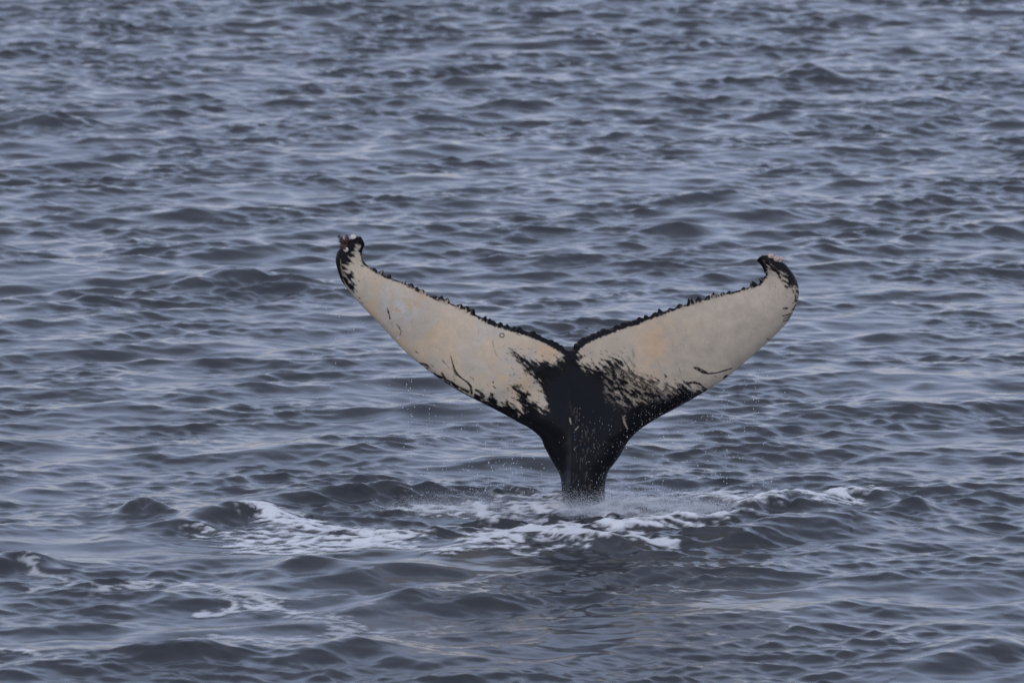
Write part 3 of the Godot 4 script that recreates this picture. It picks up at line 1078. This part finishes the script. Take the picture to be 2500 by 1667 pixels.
func make_foam():
	lace.seed = 61
	lace.frequency = 3.2
	lace.fractal_octaves = 3
	lace_fine.seed = 62
	lace_fine.frequency = 15.0
	lace_fine.fractal_octaves = 3
	foam_mat = StandardMaterial3D.new()
	foam_mat.resource_name = "white_foam"
	foam_mat.albedo_color = Color(0.76, 0.77, 0.78).linear_to_srgb()
	foam_mat.vertex_color_use_as_albedo = true
	foam_mat.transparency = BaseMaterial3D.TRANSPARENCY_ALPHA
	foam_mat.roughness = 0.8
	foam_mat.metallic_specular = 0.3
	foam_patch([[[596, 1248, 0.10, 0.9], [650, 1262, 0.16, 1.0], [700, 1282, 0.2, 0.9], [770, 1286, 0.22, 0.9], [860, 1298, 0.2, 0.7], [960, 1312, 0.2, 0.5]], [[560, 1318, 0.2, 0.6], [700, 1326, 0.25, 0.8], [850, 1318, 0.25, 0.85], [990, 1306, 0.2, 0.6]], [[575, 1344, 0.12, 0.8], [700, 1350, 0.16, 0.9], [800, 1338, 0.2, 0.9], [900, 1330, 0.2, 0.8], [1010, 1346, 0.14, 0.7], [1080, 1350, 0.12, 0.6]], [[520, 1300, 0.25, 0.35], [640, 1305, 0.3, 0.5], [760, 1310, 0.3, 0.5]]], "broad patch of white churned foam on the water left of the tail")
	foam_patch([[[1060, 1352, 0.14, 0.6], [1130, 1338, 0.16, 0.8], [1200, 1318, 0.2, 1.1], [1270, 1306, 0.26, 1.45], [1350, 1308, 0.26, 1.45], [1430, 1320, 0.2, 1.35], [1500, 1330, 0.14, 1.2], [1630, 1331, 0.08, 0.9]], [[1100, 1358, 0.1, 0.7], [1220, 1352, 0.1, 0.7], [1330, 1352, 0.09, 0.6], [1400, 1340, 0.08, 0.5]]], "thick white foam crest in front of the tail, nearest to the camera", 0.92)
	foam_patch([[[1400, 1276, 0.1, 0.7], [1450, 1290, 0.16, 0.75], [1520, 1300, 0.2, 0.8], [1590, 1294, 0.2, 0.7], [1640, 1270, 0.14, 0.9], [1700, 1276, 0.12, 0.7], [1790, 1268, 0.12, 0.85], [1880, 1277, 0.08, 0.6]], [[1600, 1286, 0.08, 0.7], [1680, 1290, 0.14, 0.6], [1760, 1284, 0.14, 0.5]]], "broken white foam crest to the right in front of the tail")
	foam_patch([[[1690, 1205, 0.2, 0.6], [1760, 1210, 0.3, 0.75], [1840, 1218, 0.25, 0.6], [1890, 1232, 0.15, 0.5]], [[1790, 1246, 0.1, 0.6], [1850, 1228, 0.14, 0.95], [1930, 1216, 0.14, 1.0], [1985, 1230, 0.08, 0.6]]], "white foam on the small breaking wave right of the tail")
	foam_patch([[[1995, 1228, 0.1, 0.8], [2050, 1213, 0.16, 1.0], [2110, 1207, 0.14, 1.0], [2150, 1216, 0.1, 0.6]], [[2020, 1236, 0.08, 0.6], [2080, 1230, 0.08, 0.6], [2105, 1218, 0.08, 0.7]]], "white foam on the breaking wave farthest right of the tail")
	foam_patch([[[960, 1244, 0.2, 0.45], [1080, 1238, 0.3, 0.6], [1180, 1240, 0.3, 0.75], [1280, 1234, 0.25, 0.7], [1375, 1236, 0.2, 0.7]], [[1300, 1215, 0.15, 0.5], [1375, 1212, 0.15, 0.5]]], "thin white foam streak touching the left side of the tail stalk")
	foam_patch([[[1480, 1226, 0.25, 0.6], [1580, 1234, 0.35, 0.6], [1680, 1240, 0.3, 0.5]], [[1490, 1203, 0.2, 0.45], [1600, 1200, 0.2, 0.4], [1700, 1204, 0.2, 0.5]]], "thin veil of foam touching the right side of the tail stalk", 0.8)
	foam_patch([[[235, 1454, 0.06, 0.6], [320, 1440, 0.12, 0.75], [420, 1436, 0.12, 0.7], [490, 1448, 0.1, 0.8], [560, 1454, 0.12, 0.8], [640, 1474, 0.16, 0.8], [720, 1494, 0.14, 0.75]], [[430, 1432, 0.08, 0.4], [450, 1420, 0.06, 0.5], [490, 1428, 0.06, 0.5], [505, 1446, 0.05, 0.5]]], "long curving foam streak at lower left of the water", 0.65)
	foam_patch([[[508, 1488, 0.06, 1.0], [550, 1492, 0.09, 1.0], [620, 1486, 0.08, 0.8], [690, 1494, 0.08, 0.7]]], "small bright foam lick just below the long curving streak", 0.8)
	foam_patch([[[30, 1372, 0.03, 0.5], [72, 1392, 0.05, 0.7], [110, 1408, 0.07, 0.75], [180, 1416, 0.06, 0.7], [260, 1418, 0.04, 0.6]]], "foam streak on the wave at the left edge of the picture", 0.6)
	foam_patch([[[70, 1448, 0.05, 0.9], [100, 1441, 0.05, 0.8]], [[140, 1450, 0.08, 0.5], [170, 1440, 0.08, 0.6]]], "two tiny foam flecks at lower left, under the left edge streak", 0.55)
	foam_patch([[[-10, 1590, 0.05, 0.8], [40, 1594, 0.06, 0.9], [80, 1598, 0.04, 0.6]]], "small foam fleck at the bottom left edge of the picture", 0.7)
	foam_patch([[[740, 1512, 0.2, 0.5], [830, 1524, 0.24, 0.6], [900, 1560, 0.24, 0.45], [960, 1572, 0.2, 0.35]], [[530, 1556, 0.08, 0.8], [600, 1556, 0.08, 0.5], [650, 1560, 0.08, 0.6], [720, 1550, 0.08, 0.7]]], "faint thinning foam at the end of the lower left streak", 0.55)
	foam_patch([[[1362, 1226, 0.10, 0.8], [1385, 1236, 0.10, 0.9], [1430, 1240, 0.12, 0.9], [1475, 1234, 0.12, 0.9], [1492, 1222, 0.10, 0.7]], [[1410, 1252, 0.14, 0.6], [1500, 1254, 0.2, 0.7], [1600, 1254, 0.2, 0.55]]], "collar of white churned water wrapped round the foot of the tail stalk", 0.85)
	foam_patch([[[1180, 1268, 0.1, 0.4], [1250, 1258, 0.12, 0.45], [1320, 1268, 0.1, 0.4]], [[1080, 1290, 0.14, 0.4], [1180, 1290, 0.12, 0.45], [1260, 1284, 0.1, 0.35]]], "thin broken foam lace on the dark water before the tail stalk", 0.8)

func trimmed() -> float:
	var q := rng.randfn()
	while absf(q) > 2.3:
		q = rng.randfn()
	return q

func make_spray():
	var m := StandardMaterial3D.new()
	m.resource_name = "spray_water"
	m.albedo_color = Color(0.70, 0.72, 0.76).linear_to_srgb()
	m.roughness = 0.4
	var mist := []
	for k in 70000:
		# thrown up round the stalk and blown to the right
		var u := pow(rng.randf(), 1.25)
		var px := lerpf(1380.0, 1760.0, u)
		var base := sea_at(px + rng.randfn() * 20.0, lerpf(1232.0, 1262.0, rng.randf()))
		var h := lerpf(0.125, 0.085, u) * -log(1.0 - rng.randf() * 0.985) * 0.42
		var y := water_at(base.x, base.y).y
		var r := rng.randf_range(0.0005, 0.0013) * (1.0 if rng.randf() < 0.97 else 2.2)
		mist.append([Vector3(base.x, y + h, base.y), Vector3(r, r * rng.randf_range(1.0, 2.2), r)])
	var a := put_many("spray", mist, m, self, 4)
	tag(a, "fine white spray thrown up at the foot and right of the tail stalk", "spray", "stuff")
	var row := []
	for k in 24000:
		var px := 1120.0 + trimmed() * 95.0
		var base := sea_at(px, rng.randf_range(1226.0, 1254.0))
		var h := 0.05 * -log(1.0 - rng.randf() * 0.985) * (0.4 + 0.6 * exp(-pow((px - 1130.0) / 140.0, 2.0)))
		var r := rng.randf_range(0.0005, 0.0012)
		row.append([Vector3(base.x, water_at(base.x, base.y).y + h, base.y), Vector3(r, r * 1.4, r)])
	var b := put_many("spray", row, m, self, 4)
	tag(b, "low row of fine spray over the foam left of the tail stalk", "spray", "stuff")
	var drops := []
	for k in 30:                                        # strings of drops running off the leading edges
		var right := rng.randf() < 0.6
		var edge := along(RIGHT_OUTER if right else LEFT_OUTER, rng.randf_range(0.3, 0.62))
		var y := edge.y + rng.randf_range(2.0, 40.0)
		for j in rng.randi_range(3, 8):
			y += rng.randf_range(5.0, 42.0)
			if y > 1205.0:
				break
			var at := tail_at(Vector2(edge.x + rng.randfn() * 2.0, y))
			var r := rng.randf_range(0.0018, 0.0036)
			drops.append([Vector3(at.x, at.y, rng.randf_range(-0.08, 0.05)), Vector3(r, r * rng.randf_range(1.2, 3.0), r)])
	for k in 330:
		var px := 0.0
		var py := 0.0
		var kind := rng.randf()
		if kind < 0.45:
			px = rng.randf_range(980, 1330)
			py = lerpf(900.0 + (px - 980.0) * 0.42, 1215.0, sqrt(rng.randf()))
		elif kind < 0.92:
			px = 1500.0 + 420.0 * pow(rng.randf(), 1.3)
			py = lerpf(1010.0 - (px - 1500.0) * 0.3, 1215.0, sqrt(rng.randf()))
		else:
			px = rng.randf_range(760, 1000)
			py = rng.randf_range(700, 1000)
		var z := rng.randf_range(-0.5, 0.5)
		var r3 := ray(Vector2(px, py))
		var p := eye + r3 * ((eye.z - z) / -r3.z)
		var r := rng.randf_range(0.0022, 0.0050)
		drops.append([p, Vector3(r, r * rng.randf_range(1.0, 1.6), r)])
	var c := put_many("water_droplets", drops, m, self, 6)
	tag(c, "loose water droplets falling through the air below both flukes", "droplets", "stuff")
